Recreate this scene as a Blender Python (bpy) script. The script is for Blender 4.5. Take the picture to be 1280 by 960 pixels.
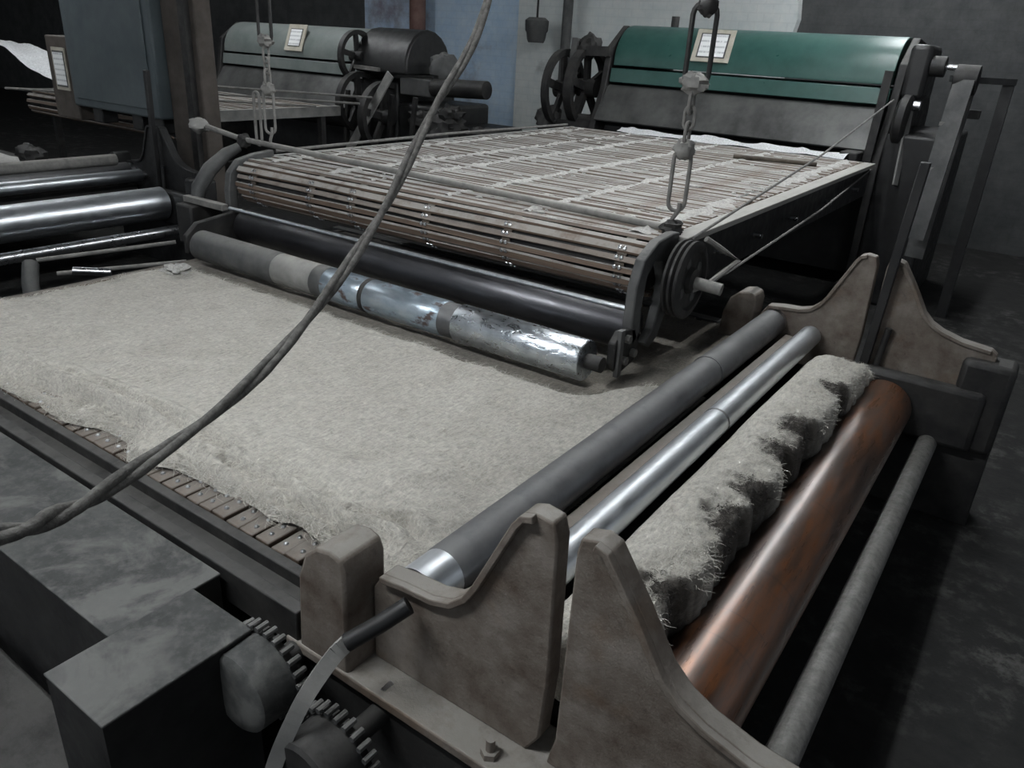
import bpy, math, random
from mathutils import Vector, Matrix, noise

for o in list(bpy.data.objects):
    bpy.data.objects.remove(o, do_unlink=True)
scene = bpy.context.scene
col = scene.collection
random.seed(7)
PI = math.pi

# ------------------------------------------------------------------ camera, world, exposure
# world axes: +X along the fleece conveyor, +Y along the pressing rollers, +Z up
# camera orientation from the two vanishing points of the photograph
F_PX = 961.25
def unit(v):
    return Vector(v).normalized()
Yc = unit((730, -385, F_PX)); Xc = -unit((-1540, -520, F_PX)); Zc = Xc.cross(Yc)
right = Vector((Xc[0], Yc[0], Zc[0])); down = Vector((Xc[1], Yc[1], Zc[1])); fwd = Vector((Xc[2], Yc[2], Zc[2]))
cam_data = bpy.data.cameras.new('camera'); cam = bpy.data.objects.new('camera', cam_data); col.objects.link(cam)
cam_data.sensor_fit = 'HORIZONTAL'; cam_data.sensor_width = 36.0; cam_data.lens = 36.0 * F_PX / 1280.0
cam_data.clip_start = 0.02; cam_data.clip_end = 200
M = Matrix((right, -down, -fwd)).transposed().to_4x4(); M.translation = (0, 0, 1.5)
cam.matrix_world = M
scene.camera = cam

world = bpy.data.worlds.new('hall_air'); scene.world = world; world.use_nodes = True
bg = world.node_tree.nodes['Background']; bg.inputs[0].default_value = (0.86, 0.93, 1.0, 1); bg.inputs[1].default_value = 0.06
scene.view_settings.view_transform = 'Standard'; scene.view_settings.look = 'None'
scene.view_settings.gamma = 1.0; scene.view_settings.use_curve_mapping = False
scene.view_settings.exposure = 2.45
LAMP_NEAR, LAMP_ROW, LAMP_FAR_ROW, LAMP_FAR = 30.0, 15.0, 11.0, 5.0       # fluorescent battens, emission strengths

# ------------------------------------------------------------------ helpers
ORIGIN = {}
class MB:
    def __init__(s): s.v = []; s.f = []; s.c = None
    def add(s, vs, fs):
        b = len(s.v); s.v += [Vector(p) for p in vs]; s.f += [[i + b for i in f] for f in fs]; return s
    def box(s, x0, x1, y0, y1, z0, z1):
        return s.add([(x0,y0,z0),(x1,y0,z0),(x1,y1,z0),(x0,y1,z0),(x0,y0,z1),(x1,y0,z1),(x1,y1,z1),(x0,y1,z1)],
                     [(0,3,2,1),(4,5,6,7),(0,1,5,4),(1,2,6,5),(2,3,7,6),(3,0,4,7)])
    def bar(s, p0, p1, w, h, up=(0,0,1)):
        p0 = Vector(p0); p1 = Vector(p1); d = (p1-p0).normalized(); u = Vector(up)
        a = d.cross(u).normalized() * (w/2); b = a.cross(d).normalized() * (h/2)
        vs = [p + i*a + j*b for p in (p0, p1) for i, j in ((-1,-1),(1,-1),(1,1),(-1,1))]
        return s.add(vs, [(3,2,1,0),(4,5,6,7),(0,1,5,4),(1,2,6,5),(2,3,7,6),(3,0,4,7)])
    def frame_of(s, d):
        d = d.normalized(); u = Vector((0,0,1)) if abs(d.z) < .9 else Vector((1,0,0))
        a = d.cross(u).normalized(); return a, a.cross(d).normalized()
    def lathe(s, p0, axis, prof, n=28, caps=True):
        p0 = Vector(p0); axis = Vector(axis).normalized(); a, b = s.frame_of(axis); vs = []; fs = []
        for t, r in prof:
            for k in range(n):
                q = 2*PI*k/n; vs.append(p0 + axis*t + (a*math.cos(q) + b*math.sin(q))*r)
        m = len(prof)
        for i in range(m-1):
            for k in range(n):
                fs.append((i*n+k, i*n+(k+1) % n, (i+1)*n+(k+1) % n, (i+1)*n+k))
        if caps:
            fs.append(tuple(range(n))[::-1]); fs.append(tuple((m-1)*n+k for k in range(n)))
        return s.add(vs, fs)
    def cyl(s, p0, p1, r, n=24, r1=None):
        p0 = Vector(p0); p1 = Vector(p1); L = (p1-p0).length
        return s.lathe(p0, p1-p0, [(0, r), (L, r if r1 is None else r1)], n)
    def tube(s, pts, r, n=8, closed=False):
        pts = [Vector(p) for p in pts]; m = len(pts); vs = []; fs = []; a = None
        for i, p in enumerate(pts):
            if closed: d = pts[(i+1) % m] - pts[i-1]
            else: d = pts[min(i+1, m-1)] - pts[max(i-1, 0)]
            d.normalize()
            if a is None: a, _ = s.frame_of(d)
            a = (a - d*a.dot(d)).normalized(); b = d.cross(a)
            rr = r[i] if isinstance(r, (list, tuple)) else r
            for k in range(n):
                q = 2*PI*k/n; vs.append(p + (a*math.cos(q) + b*math.sin(q))*rr)
        for i in range(m if closed else m-1):
            j = (i+1) % m
            for k in range(n): fs.append((i*n+k, i*n+(k+1) % n, j*n+(k+1) % n, j*n+k))
        if not closed:
            fs.append(tuple(range(n))[::-1]); fs.append(tuple((m-1)*n+k for k in range(n)))
        return s.add(vs, fs)
    def prism(s, poly, axis, a0, a1):
        n = len(poly); vs = []
        for t in (a0, a1):
            for p, q in poly:
                vs.append({'x': (t, p, q), 'y': (p, t, q), 'z': (p, q, t)}[axis])
        fs = [tuple(range(n)), tuple(range(n, 2*n))[::-1]] + [(i, n+i, n+(i+1) % n, (i+1) % n) for i in range(n)]
        return s.add(vs, fs)
    def stadium(s, c, up, side, hl, hw, r, n=8):
        c = Vector(c); up = Vector(up); side = Vector(side); pts = []
        for k in range(9):
            q = PI*k/8; pts.append(c + up*(hl-hw) + (side*math.cos(q) + up*math.sin(q))*hw)
        for k in range(9):
            q = PI + PI*k/8; pts.append(c - up*(hl-hw) + (side*math.cos(q) + up*math.sin(q))*hw)
        return s.tube(pts, r, n, True)
    def blob(s, c, r, n=10, amp=.25, seed=0, sc=(1,1,1)):
        c = Vector(c); vs = []; fs = []
        for i in range(n+1):
            th = PI*i/n
            for k in range(2*n):
                ph = PI*k/n; d = Vector((math.sin(th)*math.cos(ph), math.sin(th)*math.sin(ph), math.cos(th)))
                rr = r*(1 + amp*noise.noise(d*2.2 + Vector((seed*3.7, seed, 0))))
                vs.append(c + Vector((d.x*sc[0], d.y*sc[1], d.z*sc[2]))*rr)
        for i in range(n):
            for k in range(2*n):
                fs.append((i*2*n+k, (i+1)*2*n+k, (i+1)*2*n+(k+1) % (2*n), i*2*n+(k+1) % (2*n)))
        return s.add(vs, fs)
    def build(s, name, m, parent=None, bevel=0, smooth=40, at=None):
        org = Vector(at) if at is not None else (ORIGIN.get(parent.name, Vector((0,0,0))) if parent else Vector((0,0,0)))
        me = bpy.data.meshes.new(name); me.from_pydata([tuple(p - org) for p in s.v], [], s.f); me.validate()
        import bmesh
        bm = bmesh.new(); bm.from_mesh(me); bmesh.ops.recalc_face_normals(bm, faces=bm.faces); bm.to_mesh(me); bm.free()
        if smooth:
            me.shade_smooth(); me.set_sharp_from_angle(angle=math.radians(smooth))
        me.materials.append(m)
        o = bpy.data.objects.new(name, me); col.objects.link(o)
        if parent: o.parent = parent
        else: o.location = org
        ORIGIN[o.name] = org
        if bevel:
            b = o.modifiers.new('edge', 'BEVEL'); b.width = bevel; b.segments = 2; b.limit_method = 'ANGLE'
        return o
def tag(o, label=None, cat=None, group=None, kind=None):
    if label: o['label'] = label
    if cat: o['category'] = cat
    if group: o['group'] = group
    if kind: o['kind'] = kind
    return o
def thing(name, loc, label, cat, group=None):
    o = bpy.data.objects.new(name, None); col.objects.link(o); o.location = loc; o.empty_display_size = .1
    ORIGIN[o.name] = Vector(loc); return tag(o, label, cat, group)
def grid(fn, nu, nv):
    m = MB(); vs = [fn(i/nu, j/nv) for i in range(nu+1) for j in range(nv+1)]; w = nv+1
    return m.add(vs, [(i*w+j, (i+1)*w+j, (i+1)*w+j+1, i*w+j+1) for i in range(nu) for j in range(nv)])
def fbm(x, y, z=0., oct=3):
    s = 0.; a = 1.
    for k in range(oct):
        s += a*noise.noise((x, y, z)); x *= 2.1; y *= 2.1; z += 7.3; a *= .5
    return s
def sst(a, b, x):
    t = min(1, max(0, (x-a)/(b-a))); return t*t*(3-2*t)
def copy_tree(o, parent=None):
    c = o.copy(); col.objects.link(c); c.parent = parent
    for ch in [k for k in o.children]: copy_tree(ch, c)
    return c

# ------------------------------------------------------------------ materials
class NT:
    def __init__(s, name):
        s.m = bpy.data.materials.new(name); s.m.use_nodes = True; s.t = s.m.node_tree; s.b = s.t.nodes['Principled BSDF']
        s.co = s.t.nodes.new('ShaderNodeTexCoord').outputs['Object']
    def n(s, t, **kw):
        x = s.t.nodes.new(t)
        for k, v in kw.items(): setattr(x, k, v)
        return x
    def l(s, a, b): s.t.links.new(a, b)
    def noise(s, scale, detail=4, rough=.6, stretch=None, dist=0):
        co = s.co
        if stretch:
            mp = s.n('ShaderNodeMapping'); mp.inputs['Scale'].default_value = stretch; s.l(co, mp.inputs[0]); co = mp.outputs[0]
        x = s.n('ShaderNodeTexNoise'); x.inputs['Scale'].default_value = scale; x.inputs['Detail'].default_value = detail
        x.inputs['Roughness'].default_value = rough; x.inputs['Distortion'].default_value = dist; s.l(co, x.inputs['Vector']); return x.outputs['Fac']
    def ramp(s, fac, stops):
        r = s.n('ShaderNodeValToRGB'); e = r.color_ramp.elements
        while len(e) < len(stops): e.new(.5)
        for i, (p, c) in enumerate(stops):
            e[i].position = p; e[i].color = (*c, 1) if not isinstance(c, (int, float)) else (c, c, c, 1)
        s.l(fac, r.inputs[0]); return r.outputs[0]
    def mix(s, fac, a, b, mode='MIX'):
        x = s.n('ShaderNodeMix', data_type='RGBA', blend_type=mode)
        for v, i in ((fac, 0), (a, 6), (b, 7)):
            if isinstance(v, (int, float)): x.inputs[i].default_value = v
            elif isinstance(v, tuple): x.inputs[i].default_value = (*v, 1)
            else: s.l(v, x.inputs[i])
        return x.outputs[2]
    def math(s, op, a, b=0.):
        x = s.n('ShaderNodeMath', operation=op)
        for v, i in ((a, 0), (b, 1)):
            if isinstance(v, (int, float)): x.inputs[i].default_value = v
            else: s.l(v, x.inputs[i])
        return x.outputs[0]
    def bump(s, h, strength=.3, dist=.01):
        x = s.n('ShaderNodeBump'); x.inputs['Strength'].default_value = strength; x.inputs['Distance'].default_value = dist
        s.l(h, x.inputs['Height']); s.l(x.outputs[0], s.b.inputs['Normal'])
    def up(s, lo=.5, hi=1.):
        g = s.n('ShaderNodeNewGeometry'); sp = s.n('ShaderNodeSeparateXYZ'); s.l(g.outputs['Normal'], sp.inputs[0])
        r = s.n('ShaderNodeMapRange'); r.inputs[1].default_value = lo; r.inputs[2].default_value = hi; s.l(sp.outputs[2], r.inputs[0]); return r.outputs[0]
    def set(s, color=None, rough=None, metal=None):
        for k, v in (('Base Color', color), ('Roughness', rough), ('Metallic', metal)):
            if v is None: continue
            if isinstance(v, tuple): s.b.inputs[k].default_value = (*v, 1)
            elif isinstance(v, (int, float)): s.b.inputs[k].default_value = v
            else: s.l(v, s.b.inputs[k])
        return s.m
def mottled(name, c1, c2, rough=.6, metal=0., scale=9, dust=0., dustc=(.42,.41,.38), stretch=None, bump=.15, lo=.35, hi=.65, dlo=.55):
    t = NT(name); f = t.noise(scale, 5, .65, stretch); c = t.ramp(f, [(lo, c1), (hi, c2)]); r = t.ramp(t.noise(scale*2.3, 3), [(.3, rough*.8), (.7, min(1, rough*1.2))])
    if dust:
        d = t.math('MULTIPLY', t.up(dlo, 1.), t.ramp(t.noise(14, 5, .7), [(.24, 0.), (.52, 1.)]))
        d = t.math('MULTIPLY', d, dust); c = t.mix(d, c, dustc); r = t.mix(d, r, (.95, .95, .95))
    if bump: t.bump(t.noise(scale*6, 4), bump, .004)
    mt = metal
    if dust and metal:
        mt = t.math('MULTIPLY', t.math('SUBTRACT', 1., d), metal)
    return t.set(c, r, mt)

def fleece_mat(name, c1, c2, c3, attr=False):
    t = NT(name); a = t.noise(5, 4, .6); b = t.noise(120, 4, .75, (1, .35, 1)); b2 = t.noise(90, 4, .7, (.3, 1, 1), 1.5)
    c = t.ramp(a, [(.3, c1), (.55, c2), (.8, c1)])
    fi = t.math('MULTIPLY', t.ramp(b, [(.3, .62), (.68, 1.12)]), t.ramp(b2, [(.3, .8), (.7, 1.1)]))
    c = t.mix(1., c, fi, 'MULTIPLY')
    if attr:
        at = t.n('ShaderNodeAttribute', attribute_name='dirt')
        c = t.mix(t.math('MULTIPLY', at.outputs['Fac'], t.ramp(t.noise(34, 4, .7), [(.3, .8), (.5, 1.)])), c, c3)
    t.bump(t.math('ADD', b, t.math('ADD', b2, t.noise(38, 5, .7))), .55, .008)
    t.b.inputs['Sheen Weight'].default_value = .12
    return t.set(c, .97, 0.)
MT = {}
MT['fleece'] = fleece_mat('jute_fleece', (.50, .475, .42), (.58, .555, .50), (.05, .043, .035), True)
MT['underfleece'] = fleece_mat('thin_shaded_web', (.24, .215, .18), (.33, .30, .255), (.03, .025, .02), True)  # thin web on wood, its tone lowered to paint in shade as well
MT['whiteweb'] = fleece_mat('white_web', (.74, .75, .76), (.8, .81, .82), (.2, .2, .2))
MT['lint'] = fleece_mat('lint', (.50, .49, .465), (.60, .59, .56), (.2, .2, .2))
MT['dark_steel'] = mottled('blackened_steel', (.085, .086, .09), (.15, .152, .157), .45, .7, 7, .45, (.27, .268, .26), (1, .5, 1), .06, dlo=.2)
MT['chrome'] = mottled('polished_steel', (.52, .55, .58), (.66, .69, .72), .36, 1., 12, .25, (.38, .38, .37), (3, .5, 3), .03)
MT['bright'] = mottled('bright_steel', (.5, .51, .53), (.7, .71, .73), .3, 1., 12, 0, bump=0)
def iron_mat():
    t = NT('rusty_cast_iron'); a = t.noise(9, 6, .7); g = t.noise(3.5, 4, .6); k = t.noise(60, 4, .7)
    c = t.ramp(a, [(.30, (.085, .06, .045)), (.52, (.17, .145, .122)), (.70, (.25, .222, .195))])
    c = t.mix(t.ramp(g, [(.54, 0.), (.68, .55)]), c, (.17, .095, .045)); c = t.mix(t.ramp(k, [(.58, 0.), (.72, .45)]), c, (.06, .045, .035))
    d = t.math('MULTIPLY', t.up(.72, 1.), t.ramp(t.noise(14, 5, .7), [(.24, 0.), (.52, .65)])); c = t.mix(d, c, (.33, .32, .295))
    t.bump(t.math('ADD', k, a), .4, .004); return t.set(c, t.ramp(a, [(.3, .55), (.7, .8)]), .1)
MT['iron'] = iron_mat()
MT['darkiron'] = mottled('oily_dark_iron', (.016, .016, .017), (.04, .0385, .0365), .6, .3, 9, .38, (.15, .146, .138), None, .25)
MT['black'] = mottled('black_paint', (.008, .008, .009), (.02, .02, .02), .5, 0, 9, .15, (.10, .10, .095))
def cover_mat():
    t = NT('dusty_sheet_cover'); a = t.noise(6, 5, .65); p = t.noise(4.5, 6, .62, None, .6); k = t.noise(45, 4, .7)
    c = t.ramp(a, [(.35, (.040, .042, .042)), (.65, (.078, .08, .078))]); c = t.mix(t.ramp(p, [(.50, 0.), (.58, .75)]), c, (.155, .155, .148)); c = t.mix(t.ramp(k, [(.45, 0.), (.7, .35)]), c, (.17, .168, .158))
    t.bump(k, .2, .004); return t.set(c, .78, .1)
MT['cover'] = cover_mat()
MT['wood'] = mottled('worn_lattice_wood', (.085, .058, .042), (.20, .145, .11), .62, 0, 6, .95, (.40, .395, .375), (.25, 4, 4), .3, dlo=.05)
MT['bedwood'] = mottled('bed_slat_wood', (.06, .045, .035), (.16, .118, .09), .65, 0, 6, .5, (.28, .268, .245), (4, .3, 4), .3, dlo=.3)
MT['railwood'] = mottled('pale_wood_strip', (.30, .29, .265), (.42, .41, .385), .8, 0, 5, .5, (.48, .47, .44), (4, .4, 4), .2)
MT['strap'] = mottled('leather_strap', (.05, .04, .03), (.12, .10, .08), .8, 0, 10, .7, (.4, .39, .36))
MT['frame'] = mottled('grey_machine_frame', (.06, .062, .063), (.12, .12, .118), .65, .3, 6, .6, (.28, .275, .26))
MT['greybar'] = mottled('dusty_grey_steel', (.19, .19, .185), (.30, .295, .28), .7, .3, 8, .7, (.42, .41, .38))
MT['green'] = mottled('green_hammer_paint', (.022, .070, .060), (.038, .102, .088), .34, 0, 5, .14, (.20, .25, .24), None, .08)
MT['greygreen'] = mottled('faded_green_paint', (.14, .165, .158), (.20, .222, .212), .42, 0, 5, .35, (.34, .36, .35))
MT['apron'] = mottled('bare_apron_sheet', (.05, .05, .05), (.12, .122, .118), .55, .3, 4, .15, (.25, .245, .235), None, .12)
MT['cabinet'] = mottled('blue_grey_cabinet', (.06, .078, .086), (.085, .104, .112), .55, 0, 4, .15)
MT['column'] = mottled('brown_column', (.05, .042, .036), (.085, .072, .062), .8, 0, 5, .2)
MT['redpipe'] = mottled('red_brown_pipe', (.13, .065, .055), (.22, .13, .11), .7, 0, 5, .2)
MT['card'] = mottled('cardboard_frame', (.40, .37, .30), (.52, .49, .42), .9, 0, 12, bump=0)
MT['frosted'] = mottled('grey_bracket_iron', (.15, .147, .14), (.25, .243, .228), .75, .2, 14, .8, (.40, .39, .36))

def paper_mat():
    t = NT('printed_notice'); sp = t.n('ShaderNodeSeparateXYZ'); t.l(t.co, sp.inputs[0])
    s = t.math('FRACT', t.math('MULTIPLY', sp.outputs[2], 28.)); line = t.math('LESS_THAN', s, .34)
    g = t.math('GREATER_THAN', t.noise(60, 2, .5, (3, 1, .02)), .40)
    return t.set(t.mix(t.math('MULTIPLY', t.math('MULTIPLY', line, g), .5), (.86, .87, .87), (.3, .31, .33)), .7, 0.)
MT['paper'] = paper_mat()

def orange_mat():
    t = NT('rust_orange_roller'); a = t.noise(4.2, 5, .68, (3.2, .5, 3.2)); b = t.noise(15, 4, .65, (2, .25, 2)); d = t.noise(4, 3, .5, (.2, 9, .2))
    c = t.ramp(a, [(.30, (.05, .03, .022)), (.46, (.125, .062, .036)), (.56, (.24, .088, .030)), (.66, (.13, .075, .05)), (.8, (.10, .085, .075))])
    c = t.mix(t.ramp(b, [(.42, 0.), (.72, .7)]), c, (.13, .11, .10)); c = t.mix(t.ramp(d, [(.60, 0.), (.70, .45)]), c, (.05, .03, .025))
    r = t.ramp(b, [(.3, .24), (.7, .40)]); t.bump(b, .06, .004); t.b.inputs['Coat Weight'].default_value = .8; t.b.inputs['Coat Roughness'].default_value = .36; t.b.inputs['Coat IOR'].default_value = 1.7; return t.set(c, r, .45)
MT['orange'] = orange_mat()
def pipe_mat():
    t = NT('scaly_pipe'); a = t.noise(7, 4, .6, (1, .8, 1)); b = t.noise(45, 4, .7)
    c = t.ramp(b, [(.3, (.13, .128, .12)), (.7, (.30, .295, .28))]); c = t.mix(t.ramp(a, [(.4, 0.), (.7, .4)]), c, (.12, .11, .10)); t.bump(b, .5, .006); return t.set(c, .62, .35)
MT['pipe'] = pipe_mat()
def foil_mat():
    t = NT('crinkled_foil'); b = t.noise(26, 3, .6, (1, 2, 2), 1.); c = t.ramp(t.noise(14, 4), [(.3, (.42, .46, .50)), (.7, (.72, .76, .80))]); t.bump(b, .30, .010); return t.set(c, t.ramp(b, [(.3, .22), (.7, .40)]), 1.)
MT['foil'] = foil_mat()
def bluetin_mat():
    t = NT('bluish_tin_rusted'); b = t.noise(9, 4, .6, (1, 2, 2)); c = t.ramp(b, [(.36, (.075, .055, .05)), (.43, (.30, .37, .43)), (.62, (.44, .50, .55)), (.8, (.36, .34, .32))])
    t.bump(t.noise(20, 3), .2, .006); return t.set(c, t.ramp(b, [(.3, .7), (.5, .33)]), t.ramp(b, [(.38, 0.), (.47, .75)]))
MT['bluetin'] = bluetin_mat()
def rope_mat():
    t = NT('dirty_fibre_rope'); b = t.noise(55, 4, .7); c = t.ramp(b, [(.3, (.045, .043, .04)), (.7, (.15, .145, .135))]); t.bump(t.noise(160, 4), .6, .004); return t.set(c, .9, 0.)
MT['rope'] = rope_mat()
MT['cord'] = mottled('grey_cord', (.13, .125, .12), (.22, .215, .2), .9, 0, 30)
def wall_mat(name, base, alt, stain, amount):
    t = NT(name); a = t.noise(.9, 6, .65); b = t.noise(6, 5, .7); br = t.n('ShaderNodeTexBrick')
    br.inputs['Scale'].default_value = 3.2; br.inputs['Color1'].default_value = (1,1,1,1); br.inputs['Color2'].default_value = (.97,.97,.97,1); br.inputs['Mortar'].default_value = (.93,.93,.93,1)
    mp = t.n('ShaderNodeMapping'); mp.inputs['Rotation'].default_value = (PI/2, 0, 0); t.l(t.co, mp.inputs[0]); t.l(mp.outputs[0], br.inputs['Vector'])
    c = t.mix(t.ramp(b, [(.35, 0.), (.7, 1.)]), base, alt); c = t.mix(t.ramp(a, [(amount, 0.), (amount+.13, .85)]), c, stain); c = t.mix(1., c, br.outputs[0], 'MULTIPLY')
    t.bump(b, .25, .02); return t.set(c, .9, 0.)
MT['wallwhite'] = wall_mat('whitewashed_wall', (.56, .61, .61), (.68, .70, .68), (.16, .15, .15), .60)
MT['wallblue'] = wall_mat('pale_blue_wall', (.46, .62, .80), (.62, .74, .86), (.22, .18, .21), .56)
MT['walldark'] = wall_mat('bare_sooty_wall', (.055, .058, .06), (.09, .092, .091), (.04, .04, .04), .55)
def floor_mat():
    t = NT('oily_floor'); a = t.noise(1.3, 5, .65); b = t.noise(9, 6, .75); c = t.ramp(b, [(.35, (.009, .009, .009)), (.6, (.020, .0197, .0187))])
    sp = t.math('MULTIPLY', t.ramp(b, [(.50, 0.), (.62, 1.)]), t.ramp(a, [(.45, 0.), (.62, .8)])); c = t.mix(sp, c, (.10, .098, .092)); t.bump(b, .4, .02); return t.set(c, .85, 0.)
MT['floor'] = floor_mat()
def emit(name, c, s):
    t = NT(name); t.b.inputs['Emission Color'].default_value = (*c, 1); t.b.inputs['Emission Strength'].default_value = s; return t.set((.8,.8,.8), .5, 0.)

# ------------------------------------------------------------------ setting
def struct(name, mb, m): return tag(mb.build(name, m, smooth=0), kind='structure')
struct('floor', MB().box(-20, 6, -4, 9, -.2, 0), MT['floor'])
struct('wall_back', MB().box(-20, 6, 8.12, 8.4, 0, 4.4), MT['walldark'])
def ragged(x0, x1, z0, z1, ry, seed):
    pts = [(x0, z0), (x1, z0)]
    for k in range(1, 24):
        z = z0 + (z1-z0)*k/24; pts.append((x1 + ry*(.9*noise.noise((z*1.7, seed, 0)) + .5*noise.noise((z*6, seed, 3))), z))
    pts += [(x1, z1), (x0, z1)]; return pts
struct('trim_1', MB().prism(ragged(-8.12, -5.58, 0, 4.4, 0, 1), 'y', 8.09, 8.12), MT['wallblue'])
struct('trim_2', MB().prism(ragged(-5.58, -2.42, 0, 4.4, .18, 2), 'y', 8.0, 8.12), MT['wallwhite'])
for i, (y) in enumerate((2.42,)):
    m = MB(); m.box(-19, 5.5, y-.06, y+.06, 3.38, 3.40).box(-19, 5.5, y-.06, y+.06, 3.58, 3.60).box(-19, 5.5, y-.006, y+.006, 3.40, 3.58); o = struct('trim_%d' % (3+i), m, MT['darkiron'])
struct('ceiling', MB().box(-20, 6, -4, 9, 4.4, 4.5), MT['walldark'])
struct('wall_left', MB().box(-20.2, -20, -4, 9, 0, 4.4), MT['walldark'])

def batten(x, y, z, axis, strength, label):
    t = thing('fluorescent_lamp', (x, y, z), label, 'lamp'); d = Vector((1,0,0)) if axis == 'x' else Vector((0,1,0)); sd = Vector((d.y, d.x, 0)); c = Vector((x, y, z)); h = .75
    MB().bar(c-d*h+Vector((0,0,.06)), c+d*h+Vector((0,0,.06)), .10, .06).build('housing', MT['cabinet'], t)
    for e in (-1, 1): MB().cyl(c-d*(h-.03)+sd*e*.03, c+d*(h-.03)+sd*e*.03, .016, 12).build('tube', emit('tube_glow', (.95, .98, 1.), strength), t)
    for e in (-1, 1): q = c+d*e*(h-.15); MB().cyl((q.x, q.y, z+.09), (q.x, q.y, 4.4), .006, 8).build('hanger_rod', MT['darkiron'], t)
    return t
batten(-1.6, -.25, 2.75, 'x', LAMP_NEAR, 'twin tube fluorescent lamp hung over the sheet metal covers')
for yy, lab in ((2.75, 'twin tube fluorescent lamp hung over the lattice nose'), (4.75, 'twin tube fluorescent lamp hung before the green carding machine'), (6.75, 'twin tube fluorescent lamp hung over the green carding machine')):
    batten(-1.25, yy, 2.75, 'y', LAMP_ROW, lab)
for yy, lab in ((2.75, 'twin tube fluorescent lamp hung over the line below the blue grey cabinet'), (4.75, 'twin tube fluorescent lamp hung before the faded carding machine')):
    batten(-6.6, yy, 2.75, 'y', LAMP_FAR_ROW, lab)
batten(-6.4, -.25, 2.75, 'x', LAMP_FAR, 'twin tube fluorescent lamp hung over the bare steel roller')

# ------------------------------------------------------------------ fleece conveyor (bed)
bed = thing('slat_conveyor', (-1.95, 1.85, 0), 'low wooden slat conveyor carrying the wide pale fibre fleece', 'conveyor')
sl = MB().box(-.0215, .0215, .835, 2.93, -.016, 0)
first = None
nsl = 48
for i in range(nsl):
    x = -3.16 + i*.0495
    if first is None:
        first = sl.build('slat', MT['bedwood'], None, .003, at=(0,0,0)); o = first
    else:
        o = first.copy(); col.objects.link(o)
    o.parent = bed; o.location = Vector((x, 0, .5 + random.uniform(-.003, .003))) - ORIGIN[bed.name]
    o.rotation_euler = (0, random.uniform(-.06, .06), random.uniform(-.004, .004))
    if i > 12:
        for yy in (.862, .895):
            r = bpy.data.objects.new('rivet', first_rivet) if i > 13 or yy > .87 else None
            if r is None:
                q = MB().lathe((0,0,0), (0,0,1), [(0, .006), (.002, .0055), (.004, .003)], 8).build('rivet', MT['bright'], None, at=(0,0,0)); first_rivet = q.data; r = q
            else: col.objects.link(r)
            r.parent = o; r.location = (random.uniform(-.006, .006), yy, .0005)
MB().box(-3.25, -.94, .80, .826, .44, .507).build('side_rail', MT['darkiron'], bed, .003)
MB().box(-3.25, -.94, .725, .755, .42, .505).build('side_rail', MT['darkiron'], bed, .003)
MB().box(-3.25, -.94, .755, .80, .40, .478).build('rail_channel', MT['darkiron'], bed)
MB().box(-3.25, -.98, 2.95, 3.0, .40, .50).build('side_rail', MT['frame'], bed, .003)
MB().box(-3.2, -.82, .83, 2.86, .36, .475).build('bed_plate', MT['darkiron'], bed)
for xx in (-3.1, -1.9):
    for yy in (.78, 2.95): MB().box(xx-.04, xx+.04, yy-.03, yy+.03, 0, .42).build('leg', MT['darkiron'], bed)
MB().cyl((-3.2, .83, .44), (-3.2, 2.93, .44), .05).build('tail_roller', MT['darkiron'], bed)

def fl_edge(x): return .838 + .055*sst(-2.0, -1.85, x)*sst(-1.68, -1.78, x) + .065*sst(-1.66, -1.5, x)*sst(-.92, -1.08, x) + .022*fbm(x*2.3, 1.7, 0) + .02*noise.noise((x*11, 4, 0)) 
def fl_far(x): return 1.90 + .012*fbm(x*5, 8.1, 0) + .25*sst(-1.05, -.84, x)  # set back so the darker web shows as a painted shadow strip
CREASE = (((-2.324, .973), (-1.967, 1.0), (-1.655, .99), (-1.51, 1.0)), ((-2.27, .90), (-2.05, .925), (-1.79, .94)), ((-1.49, .97), (-1.32, .975), (-1.17, .95)), ((-1.06, .99), (-.96, 1.046), (-.86, 1.0)), ((-1.06, .935), (-.93, .955)), ((-1.25, .93), (-1.12, .95), (-1.03, .94)))
def crease(x, y):
    h = 0.
    for L in CREASE:
        if not (L[0][0]-.1 < x < L[-1][0]+.1): continue
        best = 9.; sg = 1.
        for (ax, ay), (bx, by) in zip(L, L[1:]):
            t = ((x-ax)*(bx-ax)+(y-ay)*(by-ay))/((bx-ax)**2+(by-ay)**2); t = min(1, max(0, t))
            qx, qy = ax+(bx-ax)*t, ay+(by-ay)*t; d = math.hypot(x-qx, y-qy + .012*noise.noise((x*9, y*3, 0)))
            if d < best: best = d; sg = 1 if y > qy else -1
        fade = sst(-.1, .05, x-L[0][0])*sst(.1, -.05, x-L[-1][0])
        h += fade*(-.020*math.exp(-(best/.010)**2) + .016*math.exp(-((best-.028)/.018)**2)*(1 if sg > 0 else .4))
    return h
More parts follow.
